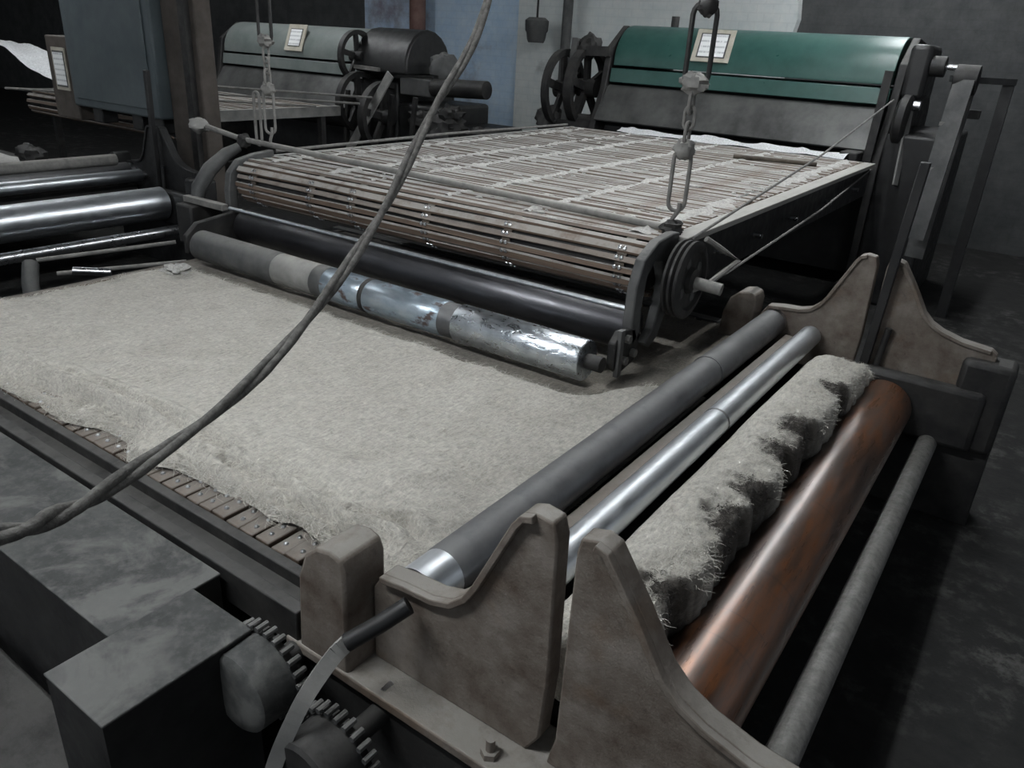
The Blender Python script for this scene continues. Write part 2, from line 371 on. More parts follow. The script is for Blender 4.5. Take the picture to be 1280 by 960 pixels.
def fleece_pt(u, v):
    x = -3.07 + u*2.36; y0 = fl_edge(x); y1 = fl_far(x); y = y0 + (y1-y0)*v
    x2 = x + (1-u)**8*.05*noise.noise((y*5, 2, 0))
    d0 = y-y0; d1 = y1-y; dl = x+3.07
    e = min(sst(-.01, .10, d0 + .03*noise.noise((x*9, y*9, 1)))*.75 + .25*sst(.1, .35, d0), sst(-.004, .05, d1), sst(-.01, .05, dl))
    h = .003 + .030*e + .005*fbm(x*4, y*4, 3) + .0035*fbm(x*19, y*19, 1)
    w = sst(.55, .0, d0)                                             # wrinkles along the near selvedge
    rg = 1-abs(noise.noise((x*1.3+y*.6+3, y*8.5, .4)))*2.2
    h += (.026*w*max(0, rg) + .009*w*noise.noise((x*3, y*11, 2)) + .006*w*noise.noise((x*14, y*14, 6)))*sst(0, .04, d0)
    cn = sst(-1.35, -.85, x)*sst(.6, .0, d0)
    h += .036*cn*max(0, 1-abs(noise.noise((x*4.2-y*3, y*5+x*2, 5)))*2.4) + .012*cn*noise.noise((x*9, y*9, 0))
    h += crease(x, y)
    roll = sst(-.95, -.78, x); h = h*(1-roll) + roll*.026
    return (x2, y, .5+h)
fm = grid(fleece_pt, 330, 190)
fl = fm.build('fibre_fleece', MT['fleece'], None, smooth=180, at=(-1.95, 1.4, .5))
tag(fl, 'wide pale fluffy fibre fleece spread over the slat conveyor', 'fleece')
at = fl.data.attributes.new('dirt', 'FLOAT', 'POINT')
for i, p in enumerate(fm.v):
    d = .0
    for (sx, sy, sr) in ((-2.87, 1.78, .07), (-3.0, 1.55, .06), (-3.03, 1.25, .05)):
        d = max(d, .45*sst(sr, 0, math.hypot(p.x-sx, (p.y-sy)*.8)))
    d = max(d, .22*sst(-1.12, -.85, p.x)*max(0, fbm(p.x*8, p.y*4, 2)+.3), .3*sst(.05, 0, p.y-fl_edge(p.x)))
    at.data[i].value = d
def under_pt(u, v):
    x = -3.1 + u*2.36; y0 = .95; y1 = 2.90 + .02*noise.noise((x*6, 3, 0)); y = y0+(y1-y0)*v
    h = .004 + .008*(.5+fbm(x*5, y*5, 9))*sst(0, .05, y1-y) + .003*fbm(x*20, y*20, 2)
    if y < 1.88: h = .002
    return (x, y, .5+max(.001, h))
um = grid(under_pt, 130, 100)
ul = um.build('thin_web', MT['underfleece'], None, smooth=180, at=(-1.95, 2.4, .5)); tag(ul, 'thin brownish fibre web toned darker for shade on the conveyor under the hanging lattice', 'fleece')
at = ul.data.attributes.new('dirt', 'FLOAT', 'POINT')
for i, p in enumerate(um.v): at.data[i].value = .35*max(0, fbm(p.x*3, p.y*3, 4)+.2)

# loose fibres standing off the fleece
def strands(pts, n, seed, lmin, lmax, lift, wid):
    rr = random.Random(seed); m = MB()
    for k in range(n):
        p = Vector(pts(rr)); a = rr.uniform(0, 2*PI); L = rr.uniform(lmin, lmax); c = rr.uniform(-2.5, 2.5); up = rr.uniform(.1, 1.)*lift
        prev = None; vs = []
        for j in range(4):
            t = j/3; q = p + Vector((math.cos(a+c*t)*L*t, math.sin(a+c*t)*L*t, up*math.sin(PI*min(1, t*.9)) + .001))
            sd = Vector((-math.sin(a+c*t), math.cos(a+c*t), .5))*wid*(1-.6*t); vs += [q-sd, q+sd]
        m.add(vs, [(0,1,3,2), (2,3,5,4), (4,5,7,6)])
    return m
def fl_any(r): return fleece_pt(r.random(), r.random())
def fl_rim(r):
    q = r.random(); return fleece_pt(r.random(), r.random()**2*.12) if q < .7 else (fleece_pt(r.random(), 1-r.random()**2*.05) if q < .85 else fleece_pt(r.random()**2*.04, r.random()))
MT['hair'] = mottled('loose_fibre', (.50, .475, .42), (.60, .58, .53), .95, 0, 20, bump=0)
sm = strands(fl_any, 9000, 1, .015, .045, .004, .0006); s2 = strands(fl_rim, 5000, 2, .015, .045, .008, .0007); sm.add(s2.v, s2.f)
tag(sm.build('loose_fibres', MT['hair'], fl, smooth=0), kind='stuff')
# stray clumps of fibre
for k, (x, y, r, lab) in enumerate(((-2.95, 1.80, .045, 'small grey fibre clump at the far corner of the fleece')  ,)):
    tag(MB().blob((x, y, .535), r, 10, .9, k+2, (1.3, 1.1, .5)).build('fibre_clump', MT['lint'], None, at=(x, y, .5)), lab, 'fibre')

# ------------------------------------------------------------------ pressing stand: brackets and rollers
P1 = [(-.80,.44),(-.80,.60),(-.775,.640),(-.72,.648),(-.66,.652),(-.622,.664),(-.594,.69),(-.575,.722),(-.508,.868),(-.495,.886),(-.475,.893),(-.445,.889),(-.436,.86),(-.430,.60),(-.437,.48),(-.46,.44)]
P2 = [(-.42,.44),(-.408,.50),(-.405,.86),(-.400,.885),(-.372,.893),(-.352,.886),(-.297,.806),(-.252,.732),(-.222,.703),(-.185,.684),(-.12,.665),(-.03,.655),(-.01,.64),(-.01,.44)]
P3 = [(-.935,.42),(-.925,.60),(-.905,.655),(-.875,.683),(-.84,.69),(-.815,.683),(-.806,.66),(-.806,.42)]
def rim(poly, y0, y1, w, sk):
    pts = [Vector(p) for p in poly[sk[0]:sk[1]+1]]; inn = []
    for i, p in enumerate(pts):
        d = (pts[min(i+1, len(pts)-1)] - pts[max(i-1, 0)]).normalized(); inn.append(p + Vector((d.y, -d.x))*w)
    m = MB()
    n = len(pts); vs = [(p.x, y, p.y) for y in (y0, y1) for p in pts + inn]; fs = [(0, n, 3*n, 2*n), (n-1, 3*n-1, 4*n-1, 2*n-1)]
    for i in range(n-1):
        fs += [(i, i+1, n+i+1, n+i), (2*n+i, 3*n+i, 3*n+i+1, 2*n+i+1), (i, 2*n+i, 2*n+i+1, i+1), (n+i, n+i+1, 3*n+i+1, 3*n+i)]
    return m.add(vs, fs)
def bracket(y, face, label, with_rod):
    t = thing('bearing_bracket', (-.45, y, .44), label, 'bracket')
    a, b = (y, y+.045) if face < 0 else (y, y+.05)
    MB().prism(P1, 'y', a+.008, b).build('bearing_plate', MT['iron'], t, .004)
    MB().prism(P2, 'y', a+.008, b).build('bearing_plate', MT['iron'], t, .004)
    MB().prism(P3, 'y', a-.055, b).build('rounded_block', MT['iron'], t, .006)
    for P, sk in ((P1, (2, 10)), (P2, (4, 11))):
        rim(P, a-.004, a+.010, .012, sk).build('raised_rim', MT['iron'], t, .002)
    return t
nb = bracket(.78, -1, 'rust brown cast iron bearing plates beside the sheet metal covers', False)
fb = bracket(2.86, 1, 'dusty cast iron bearing plates standing behind the fleece, with a black rod in the slot', True)
MB().cyl((-.36, 2.845, .47), (-.345, 2.845, .66), .012, 10).build('stud', MT['darkiron'], fb)
MB().bar((-.395, 2.835, .50), (-.365, 2.83, 1.22), .030, .03, (0,1,0)).build('slot_rod', MT['black'], fb, .003)
MB().box(-.97, .06, 2.87, 3.0, 0.0, .44).build('base_beam', MT['darkiron'], fb, .006)
MB().box(-.42, .0, 2.80, 2.86, .30, .52).build('bearing_housing', MT['darkiron'], fb, .02)
MB().box(-.10, .06, 2.82, 2.95, .30, .62).build('end_block', MT['darkiron'], fb, .02)
# beam carrying the near plates
bm_ = thing('frame_beam', (-.45, .77, 0), 'long dusty iron beam with bolts under the rust brown bearing plates', 'beam')
MB().box(-.97, .3, .72, .86, .418, .44).build('top_flange', MT['iron'], bm_, .004)
MB().box(-.97, .3, .735, .80, .0, .418).build('web_plate', MT['darkiron'], bm_)
for x in (-.50, -.20):
    MB().cyl((x, .745, .44), (x, .745, .452), .016, 6).cyl((x, .745, .45), (x, .745, .475), .008, 10).build('bolt', MT['iron'], bm_)
MB().box(-.735, -.725, .735, .760, .4395, .4405).build('painted_glint', MT['bright'], bm_)  # thin bright strip standing in for a highlight on the flange

ROLL = {}
def roller(name, x, z, r, y0, y1, m, label, jr=.6, rings=(), cat='roller'):
    t = thing(name, (x, (y0+y1)/2, z), label, cat)
    L = y1-y0; MB().lathe((x, y0, z), (0,1,0), [(0, r*.92), (.006, r)] + [(L-.006, r), (L, r*.92)], 40).build('roller_shell', m, t)
    MB().cyl((x, y0-.04, z), (x, y0, z), r*jr, 20).build('journal', MT['bright'], t); MB().cyl((x, y1, z), (x, y1+.07, z), r*jr, 20).build('journal', MT['bright'], t)
    for yy, w, e in rings: MB().cyl((x, yy, z), (x, yy+w, z), r+e, 40).build('ring', MT['dark_steel'], t)
    ROLL[name] = t; return t
r1 = roller('dark_press_roller', -.743, .582, .0515, .915, 2.84, MT['dark_steel'], 'blackened steel press roller lying at the end of the pale fleece', .95, ((2.2, .012, .002),))
MB().cyl((-.743, .84, .582), (-.743, .915, .582), .050, 32).build('bright_end', MT['chrome'], r1)
r2 = roller('chrome_press_roller', -.595, .570, .0385, .84, 2.84, MT['chrome'], 'shiny steel press roller between the dark roller and the fibre wad', .6, ((1.905, .008, .0008),))
r3 = roller('rusty_winding_roller', -.30, .395, .100, .84, 2.79, MT['orange'], 'large rust orange roller with streaked surface beside the fibre wad', .4)
r4 = roller('guard_pipe', -.13, .30, .0325, .55, 2.83, MT['pipe'], 'scaly grey steel pipe running beside the rust orange roller', .6, (), 'pipe')
# board under the nip
tag(MB().box(-.685, -.638, .84, 2.84, .44, .552).build('nip_board', MT['bedwood'], None, .004, at=(-.62, 1.84, .44)), 'brown board lying between the dark and shiny press rollers', 'board')

DIRT = ((.98, .05), (1.14, .06), (1.44, .09), (1.60, .07), (1.84, .07), (1.98, .09), (2.36, .06))
def dirt_at(y): return max(math.exp(-((y-c)/w)**2) for c, w in DIRT)
def wad_edge(y): return -.342 - .022*dirt_at(y)*(1+.8*noise.noise((y*9, 5.3, 0))) - .035*max(0, noise.noise((y*17, 2, 0))) - .02*max(0, noise.noise((y*45, 6, 0)))
def wad_pt(u, v):
    y = .85 + u*1.93; xr = wad_edge(y); xl = -.552; x = xl + (xr-xl)*v
    e = min(sst(0, .06, y-.85), sst(0, .16, 2.78-y)); top = .588 + .012*fbm(y*2.2, 7, 0)
    w = (x+.552)/.2
    h = (1-abs(w*1.9-.95)**3*.55) if w < .5 else (1-abs(w-.5)**2*.30)
    if v > .9: h -= ((v-.9)/.1)**2*.5
    z = .46 + (top-.46)*max(.1, h)*(.45+.55*e) + (.010*fbm(x*11, y*11, 2) + .006*fbm(x*40, y*40, 2))*sst(0, .15, v)
    if v > .985: z = .40
    return (x, y, z)
wm = grid(wad_pt, 260, 46)
wd = wm.build('fibre_wad', MT['fleece'], None, smooth=180, at=(-.47, 1.8, .47)); tag(wd, 'long fluffy pale fibre wad with dark ragged edge beside the orange roller', 'fleece')
at = wd.data.attributes.new('dirt', 'FLOAT', 'POINT')
for i, p in enumerate(wm.v):
    de = wad_edge(p.y) - p.x; b = dirt_at(p.y)
    at.data[i].value = min(1, .25*sst(.05, 0, de) + b**.5*sst(.03, -.02, de - .065*b - .05*fbm(p.x*30, p.y*26, 1)))
def soot(p): return wad_edge(p[1]) - p[0] - .065*dirt_at(p[1]) - .05*fbm(p[0]*30, p[1]*26, 1)
def wd_rim(r):
    while True:
        p = wad_pt(r.random(), 1-r.random()**2*.5)
        if dirt_at(p[1]) < .3 or soot(p) > 0: return p
sm = strands(wd_rim, 4500, 4, .008, .024, .004, .0005); tag(sm.build('loose_fibres', MT['hair'], wd, smooth=0), kind='stuff')
MT['darkhair'] = mottled('sooty_fibre', (.018, .015, .013), (.05, .042, .036), .95, 0, 20, bump=0)
def wd_dirty(r):
    while True:
        p = wad_pt(r.random(), 1-r.random()**1.3*.40)
        if dirt_at(p[1]) > .25 + .5*r.random() and wad_edge(p[1]) - p[0] < .075*dirt_at(p[1]) + .06*fbm(p[0]*24, p[1]*18, 1): return p
sm = strands(wd_dirty, 2600, 5, .006, .016, .003, .0007); tag(sm.build('sooty_fibres', MT['darkhair'], wd, smooth=0), 'dark sooty fibres along the ragged edge', kind='stuff')
tag(MB().box(-.58, -.24, .86, 2.78, .26, .285).build('drip_tray', MT['black'], None, at=(-.4, 1.8, .26)), 'black tray under the fibre wad and orange roller', 'tray')

# ------------------------------------------------------------------ hanging lattice with lap rollers
lat = thing('hanging_lattice', (-2.05, 3.7, 0), 'long hanging slatted wooden lattice conveyor dusted with lint', 'conveyor')
XL, XR, YN, ZN, RN, YF = -3.09, -1.03, 2.33, .838, .088, 5.28
slat_meshes = []
for k in range(4):
    rr = random.Random(k); m = MB(); L = XR-XL; n = 10; vs = []
    for i in range(n+1):
        x = -L/2 + L*i/n; dy = .0025*math.sin(i*.9+k*2); w = .0142 + .0012*math.sin(i*1.7+k)
        vs += [(x, dy-w, 0), (x, dy+w, 0), (x, dy+w-.002, .011), (x, dy-w+.002, .011)]
    fs = [(0,1,2,3), tuple(4*n+q for q in (3,2,1,0))]
    for i in range(n):
        for q in range(4): fs.append((4*i+q, 4*i+4+q, 4*i+4+(q+1) % 4, 4*i+(q+1) % 4))
    o = m.add(vs, fs).build('slat', MT['wood'], None, at=(0,0,0)); slat_meshes.append(o.data); bpy.data.objects.remove(o)
def add_slats(root, yn, yf, zn, xl, xr, pitch, under):
    org = ORIGIN[root.name]; s = -under; path = YF
    k = 0; top = yf-yn; arc = PI*RN
    while s < arc+top:
        if s < 0: y = yn - s; z = zn-RN; a = PI
        elif s < arc:
            q = s/RN; y = yn - RN*math.sin(q); z = zn - RN*math.cos(q); a = PI - q
        else: y = yn + (s-arc); z = zn+RN; a = 0
        o = bpy.data.objects.new('slat', slat_meshes[k % 4]); col.objects.link(o); o.parent = root
        rr = random.uniform(-1, 1)
        o.location = Vector(((xl+xr)/2 + random.uniform(-.008, .008), y, z + (.0035*rr if a == 0 else 0))) - org
        o.rotation_euler = (a + random.uniform(-.07, .07), 0 if a < 3 else 0, random.uniform(-.0035, .0035))
        o.scale = ((xr-xl)/(XR-XL), 1 if random.random() > .12 else .72, 1); k += 1; s += pitch*(1 if random.random() > .07 else 1.35)
add_slats(lat, YN, YF, ZN, XL, XR, .0325, .45)
STRAPS = (-2.98, -2.60, -2.35, -1.95, -1.57, -1.11)
for x in STRAPS:
    m = MB(); pts = [(y, ZN+RN-.002) for y in (YF, 4., YN)] + [(YN-(RN-.002)*math.sin(q*PI/12), ZN+(RN-.002)*math.cos(q*PI/12)) for q in range(1, 12)] + [(YN, ZN-RN+.002), (YN+.7, ZN-RN+.002)]
    for (a, b) in zip(pts, pts[1:]): m.bar((x, *a), (x, *b), .035, .004, (0, 0, 1) if abs(a[1]-b[1]) < .05 else (0, 1, 0))
    m.build('strap', MT['strap'], lat)
riv = MB().lathe((0,0,0), (0,0,1), [(0, .0075), (.003, .007), (.005, .003)], 8).build('rivet', MT['bright'], None, at=(0,0,0)); rv = riv.data; bpy.data.objects.remove(riv)
for x in STRAPS:
    for q in range(2, 9):
        a = .2 + q*.33
        for e in (-.009, .009):
            o = bpy.data.objects.new('rivet', rv); col.objects.link(o); o.parent = lat; R = RN+.0125
            o.location = Vector((x+e, YN-R*math.sin(a), ZN+R*math.cos(a))) - ORIGIN[lat.name]; o.rotation_euler = (a, 0, 0)
MB().cyl((XL, YN, ZN), (XR, YN, ZN), RN-.012).build('nose_roller', MT['darkiron'], lat)
MB().box(XR+.004, XR+.075, 2.42, YF, ZN+RN-.012, ZN+RN+.010).build('side_strip', MT['railwood'], lat, .003)
MB().box(XR+.03, XR+.05, 2.42, YF, ZN-.10, ZN+RN-.012).build('side_rail', MT['black'], lat)
MB().box(XL-.05, XL-.02, 2.42, YF, ZN-.10, ZN+RN+.012).build('side_rail', MT['greybar'], lat, .003)
MB().box(XL, XR, 2.5, YF, ZN-.03, ZN+.05).build('inner_frame', MT['black'], lat)
# slanting tie bar
tb = MB().tube([(-3.62, 2.43, 1.035), (-3.31, 2.45, .993), (-2.29, 2.45, .975), (-1.43, 2.45, .957), (-1.02, 2.45, .950)], .013, 10).build('tie_bar', MT['frosted'], lat)
MB().blob((-3.62, 2.43, 1.03), .05, 10, .3, 3, (1.2, .9, .7)).build('bar_knob', MT['greybar'], lat)
MB().blob((-3.30, 2.45, .985), .034, 10, .4, 5).build('clamp', MT['darkiron'], lat)
MB().blob((-1.03, 2.45, .95), .032, 10, .5, 6, (1.2, 1, .9)).build('clamp', MT['darkiron'], lat)
# end brackets
RB = [(2.37,.955),(2.42,.95),(2.425,.80),(2.40,.70),(2.345,.60),(2.29,.575),(2.25,.60),(2.30,.64),(2.335,.72),(2.34,.80),(2.30,.87),(2.25,.88),(2.205,.84),(2.19,.74),(2.20,.655),(2.15,.62),(2.13,.70),(2.135,.82),(2.17,.90),(2.26,.945)]
MB().prism(RB, 'x', -1.02, -.985).build('end_bracket', MT['frame'], lat, .005)
LB = [(2.47,.965),(2.36,.955),(2.27,.935),(2.215,.88),(2.20,.80),(2.20,.60),(2.245,.60),(2.245,.80),(2.26,.86),(2.30,.90),(2.38,.915),(2.47,.92)]
MB().prism(LB, 'x', XL-.05, XL-.012).build('end_bracket', MT['frame'], lat, .005)
MB().tube([(-3.30, 2.42, .96), (-3.32, 2.36, .93), (-3.35, 2.28, .86), (-3.36, 2.22, .78), (-3.36, 2.2, .70)], [.022, .03, .036, .036, .03], 10).build('curved_arm', MT['frame'], lat)
MB().bar((-3.40, 2.17, .73), (-3.10, 2.17, .73), .035, .03).build('cross_stub', MT['frosted'], lat, .004)
MB().box(-3.42, -3.30, 2.12, 2.30, .52, .71).build('arm_foot', MT['darkiron'], lat, .01)
MB().prism([(2.03,.575),(2.03,.66),(2.07,.69),(2.16,.68),(2.20,.62),(2.18,.56),(2.08,.545)], 'x', -1.012, -.985).build('roller_bearing', MT['darkiron'], lat, .005)
MB().box(-.99, -.975, 2.045, 2.07, .545, .70).build('bearing_strap', MT['frame'], lat)
for yy, zz in ((2.10, .66), (2.09, .59), (2.15, .60)): MB().cyl((-.985, yy, zz), (-.968, yy, zz), .014, 6).build('bolt', MT['frosted'], lat)
MB().prism([(1.94,.56),(1.94,.64),(2.0,.69),(2.26,.72),(2.32,.60),(2.26,.56)], 'x', XL-.008, XL+.02).build('roller_bearing', MT['darkiron'], lat, .005)
# grooved pulley
pl = MB().lathe((-.955, 2.36, .815), (1,0,0), [(0,.112),(.006,.128),(.014,.128),(.020,.116),(.026,.128),(.034,.128),(.040,.116),(.046,.128),(.056,.130),(.062,.118),(.064,.10),(.052,.095),(.050,.045),(.066,.04),(.068,.0)], 44, False).build('pulley', MT['darkiron'], lat)
MB().cyl((-.985, 2.36, .815), (-.80, 2.38, .80), .020, 14).build('pulley_shaft', MT['frosted'], lat)
for k in range(4):
    a = .5+k*PI/2; MB().cyl((-.906, 2.36+.07*math.cos(a), .815+.07*math.sin(a)), (-.902, 2.36+.07*math.cos(a), .815+.07*math.sin(a)), .018, 12).build('hub_boss', MT['frame'], pl)
MB().tube([(-.90, 2.44, .94), (-.86, 2.50, .90), (-.82, 2.56, .86), (-.86, 2.40, .80), (-.90, 2.36, .78)], .010, 8).build('fork_stay', MT['frosted'], lat)
for yy in (2.8, 3.2, 3.7, 4.3, 4.9):
    MB().cyl((XR+.05, yy, .82), (XR+.085, yy, .82), .012, 8).build('side_bolt', MT['bright'], lat)
# dust lint bands lying along the straps
lm = MB()
def lint_band(x, y0, y1, w, seed, dens=1.):
    def fn(u, v):
        y = y0+(y1-y0)*u; ww = w*(.35+.9*abs(fbm(y*5, seed, 0)))*(1 if fbm(y*2.7, seed+5, 0)+.35*dens > 0 else .1)
        xx = x + .012*noise.noise((y*7, seed, 3)) + (v-.5)*ww*2
        return (xx, y + .01*noise.noise((xx*20, y*20, 1)), ZN+RN+.0095 + .012*math.sin(PI*v)*(.6+fbm(xx*25, y*25, seed)))
    g = grid(fn, 220, 6); lm.add(g.v, g.f)
for i, x in enumerate(STRAPS): lint_band(x, 2.36, 5.2, .036 if i < 5 else .06, i*3.3, 1.3 if i in (3, 4, 5) else .8)
rr = random.Random(3)
for k in range(170):
    x = rr.uniform(XL+.05, XR-.05); y = rr.uniform(2.3, 5.15); r = rr.uniform(.004, .013)
    lm.blob((x, y, ZN+RN+.012), r, 4, .8, k, (rr.uniform(1, 4), 1, .5))
lo = lm.build('lint_dust', MT['lint'], None, smooth=180, at=(-2.05, 3.7, .93)); tag(lo, 'pale lint lying in bands on the wooden lattice', 'lint', kind='stuff')

# lap rollers
def xroller(name, y, z, x0, x1, label):
    return thing(name, ((x0+x1)/2, y, z), label, 'roller')
lr = xroller('patched_lap_roller', 1.985, .600, -3.05, -1.05, 'patched tin and foil wrapped lap roller resting over the fleece edge')
def seg(name, x0, x1, r, m, t, y=1.985, z=.600, n=40): return MB().lathe((x0, y, z), (1,0,0), [(0, r-.004), (.005, r), (x1-x0-.005, r), (x1-x0, r-.004)], n).build(name, m, t)
seg('roller_core', -3.03, -1.06, .0615, MT['dark_steel'], lr)
seg('dusty_sleeve', -3.03, -2.50, .066, MT['frame'], lr); seg('tin_sleeve', -2.50, -2.27, .0645, MT['greybar'], lr)
seg('tape_ring', -2.27, -2.21, .0655, MT['frame'], lr); seg('tin_sleeve', -2.21, -2.005, .0645, MT['bluetin'], lr); seg('tape_ring', -2.005, -1.985, .0665, MT['darkiron'], lr)
seg('tin_sleeve', -1.985, -1.62, .0645, MT['bluetin'], lr); seg('foil_sleeve', -1.56, -1.055, .067, MT['foil'], lr)
MB().cyl((-3.09, 1.985, .6), (-3.03, 1.985, .6), .025).build('journal', MT['darkiron'], lr); MB().cyl((-1.055, 1.985, .6), (-1.0, 1.985, .6), .025).build('journal', MT['darkiron'], lr)
dr = xroller('dark_lap_roller', 2.24, .645, -3.05, -1.05, 'dark smooth lap roller behind the foil wrapped roller')
t_dark = mottled('dark_smooth_roller', (.055,.055,.06), (.10,.10,.108), .36, .8, 6, .25, (.22,.215,.21), (.4,1,1), .04)
seg('roller_shell', -3.05, -1.03, .075, t_dark, dr, 2.24, .645)
MB().cyl((-3.09, 2.24, .645), (-1.01, 2.24, .645), .022).build('journal', MT['darkiron'], dr)
tag(MB().cyl((-3.06, 2.165, .735), (-1.0, 2.165, .735), .0085, 12).build('wiper_rod', MT['chrome'], None, at=(-2.03, 2.165, .735)), 'thin bright steel rod above the dark lap roller', 'rod')

# ------------------------------------------------------------------ hangers
def hanger(x, y, zt, label, scale, dusty):
    t = thing('hanger_chain', (x, y, zt), label, 'chain'); mt = MT['frosted'] if dusty else MT['darkiron']
    X = Vector((1,0,0)); Z = Vector((0,0,1)); Yv = Vector((0,1,0)); s = scale
    z = zt
    MB().tube([(x, y, z-.004), (x+.002, y, z+.03), (x+.02*s, y, z+.06), (x+.02*s, y, z+.085)], .008*s, 8).build('hook', mt, t)
    MB().stadium((x+.008, y, z+.155), Z, (X*.9+Yv*.43).normalized(), .098, .027*s, .0072*s).build('long_link', mt, t)
    MB().blob((x+.01, y, z+.255), .036*s, 10, .4, 2, (1, .8, .9)).build('shackle', mt, t)
    for k in range(3):
        a = X if k % 2 else Yv; MB().stadium((x+.012, y, z+.305+k*.047), Z, a, .034, .017*s, .0062*s).build('chain_link', mt, t)
    MB().blob((x+.012, y, z+.455), .040*s, 10, .5, 8, (1.1, .8, .8)).build('shackle', mt, t)
    MB().stadium((x+.016, y, z+.565), Z, (X*.95+Yv*.3).normalized(), .12, .036*s, .0082*s).build('long_link', MT['darkiron'], t)
    MB().blob((x+.02, y, z+.675), .03*s, 8, .4, 9).build('shackle', MT['darkiron'], t)
    MB().cyl((x+.02, y, z+.67), (x+.02, y, 3.38), .014*s, 10).build('hanger_rod', MT['darkiron'], t)
    return t
hanger(-1.035, 2.45, .955, 'iron hanger chain hooked beside the grooved pulley', 1.0, True)
hanger(-3.10, 2.45, .985, 'dusty hanger chain with long link at the lattice end away from the pulley', .9, True)
tag(MB().stadium((-3.18, 2.45, 1.10), (0,0,1), (1,0,0), .12, .02, .007).build('loose_link', MT['frosted'], None, at=(-3.18, 2.45, .98)), 'dusty long loose link standing beside the dusty hanger chain', 'chain')

# ropes
def bez(pts, n=14):
    out = []; P = [Vector(p) for p in pts]
    for i in range(len(P)-1):
        p0 = P[max(i-1, 0)]; p1 = P[i]; p2 = P[i+1]; p3 = P[min(i+2, len(P)-1)]
        for k in range(n):
            t = k/n; out.append(.5*((2*p1) + (p2-p0)*t + (2*p0-5*p1+4*p2-p3)*t*t + (3*p1-p0-3*p2+p3)*t**3))
    out.append(P[-1]); return out
rp = bez([(-1.60, 2.40, 3.38), (-1.42, 2.05, 2.2), (-1.277,1.696,1.59),(-1.21,1.411,1.343),(-1.132,1.172,1.169),(-1.038,.905,1.045),(-.954,.662,.978),(-.846,.406,.979),(-.804,.31,.994),(-.779,.246,1.016),(-.74,.10,1.09),(-.70,-.3,1.45)], 26)
rt = thing('hanging_rope', (-1.0, .8, .97), 'thick dirty twisted rope sagging diagonally across the fleece', 'rope')
for ph in (0, PI):
    pts = []; tw = 0.
    for i, p in enumerate(rp):
        d = (rp[min(i+1, len(rp)-1)] - rp[max(i-1, 0)]).normalized(); a = d.cross(Vector((0,0,1))).normalized(); b = a.cross(d)
        q = ph + i*.11; pts.append(p + (a*math.cos(q) + b*math.sin(q))*.0052)
    MB().tube(pts, [.0072 + .0010*noise.noise((i*.21, ph, 0)) for i in range(len(pts))], 8).build('strand', MT['rope'], rt, smooth=60)

# ------------------------------------------------------------------ sheet covers, sprockets, strap (near left)
def coverbox(name, x0, x1, y0, y1, z0, z1, label):
    t = thing(name, ((x0+x1)/2, (y0+y1)/2, z0), label, 'cover')
    MB().box(x0, x1, y0, y1, z1-.006, z1).build('top_sheet', MT['cover'], t, .002)
    m = MB().box(x0+.002, x1-.002, y0+.002, y0+.008, z0, z1-.006).box(x1-.008, x1-.002, y0+.008, y1-.002, z0, z1-.006)
    m.build('side_sheet', MT['black'], t); return t
c1 = coverbox('drive_cover', -3.2, -1.152, .485, .715, 0, .500, 'long grey dust stained sheet metal cover beside the conveyor rail')
c2 = coverbox('gear_cover', -1.15, -.972, .373, .652, 0, .503, 'small square grey sheet metal cover beside the sprockets')
tag(MB().box(-3.2, -1.20, .10, .47, 0, .20).build('concrete_plinth', MT['darkiron'], None, .01, at=(-2.2, .3, 0)), 'low dark grey plinth below the long sheet metal cover', 'plinth')
tag(MB().box(-1.135, -.985, .665, .72, .36, .40).build('inner_plate', MT['iron'], None, .003, at=(-1.06, .7, .36)), 'small rusty plate in the pit between rail and gear cover', 'plate')
tag(MB().box(-.965, -.70, .40, .70, .0, .12).build('oily_casting', MT['darkiron'], None, .01, at=(-.95, .55, 0)), 'dark oily base casting under the sprockets', 'base')
def sprocket(x, y, z, r, label, hub):
    t = thing('sprocket', (x, y, z), label, 'sprocket'); nT = 22; poly = []
    for k in range(nT):
        for dq, rr_ in ((0, r*.88), (.28, r*.90), (.42, r*1.02), (.58, r*1.02), (.72, r*.90)):
            q = 2*PI*(k+dq)/nT; poly.append((x + rr_*math.cos(q), z + rr_*math.sin(q)))
    MB().prism(poly, 'y', y, y+.014).build('toothed_wheel', MT['darkiron'], t)
    MB().lathe((x, y-.075, z), (0,1,0), [(0, r*.5), (.002, r*.76), (.008, r*.83), (.075, r*.86)], 28).build('dusty_hub', hub, t)
    MB().cyl((x, y+.014, z), (x, .78 if x > -.9 else .722, z), r*.25, 14).build('axle', MT['darkiron'], t)
    m = MB()
    for k in range(26):
        q = 2*PI*k/26; m.cyl((x+r*1.0*math.cos(q), y-.006, z+r*1.0*math.sin(q)), (x+r*1.0*math.cos(q), y+.020, z+r*1.0*math.sin(q)), .0055, 8)
    m.build('roller_chain', MT['frame'], t); return t
sprocket(-.945, .655, .415, .095, 'dusty sprocket with roller chain beside the gear cover', MT['cover'])
sprocket(-.735, .625, .385, .085, 'dark sprocket with roller chain below the iron beam', MT['darkiron'])
st = thing('shift_lever', (-.83, .68, .50), 'grey flat lever strap with dark rod hanging from the rounded block', 'lever')
MB().tube([(-.69, .76, .635), (-.72, .72, .605), (-.755, .68, .575)], .016, 10).build('lever_rod', MT['black'], st)
sp_ = bez([(-.755, .69, .575), (-.755, .645, .565), (-.765, .58, .50), (-.79, .53, .36), (-.80, .49, .15), (-.80, .48, .0)], 6)
m = MB()
for a, b in zip(sp_, sp_[1:]): m.bar(a, b + (b-a)*.08, .027, .010, (.6, -.8, .3))
m.build('flat_strap', MT['greybar'], st)

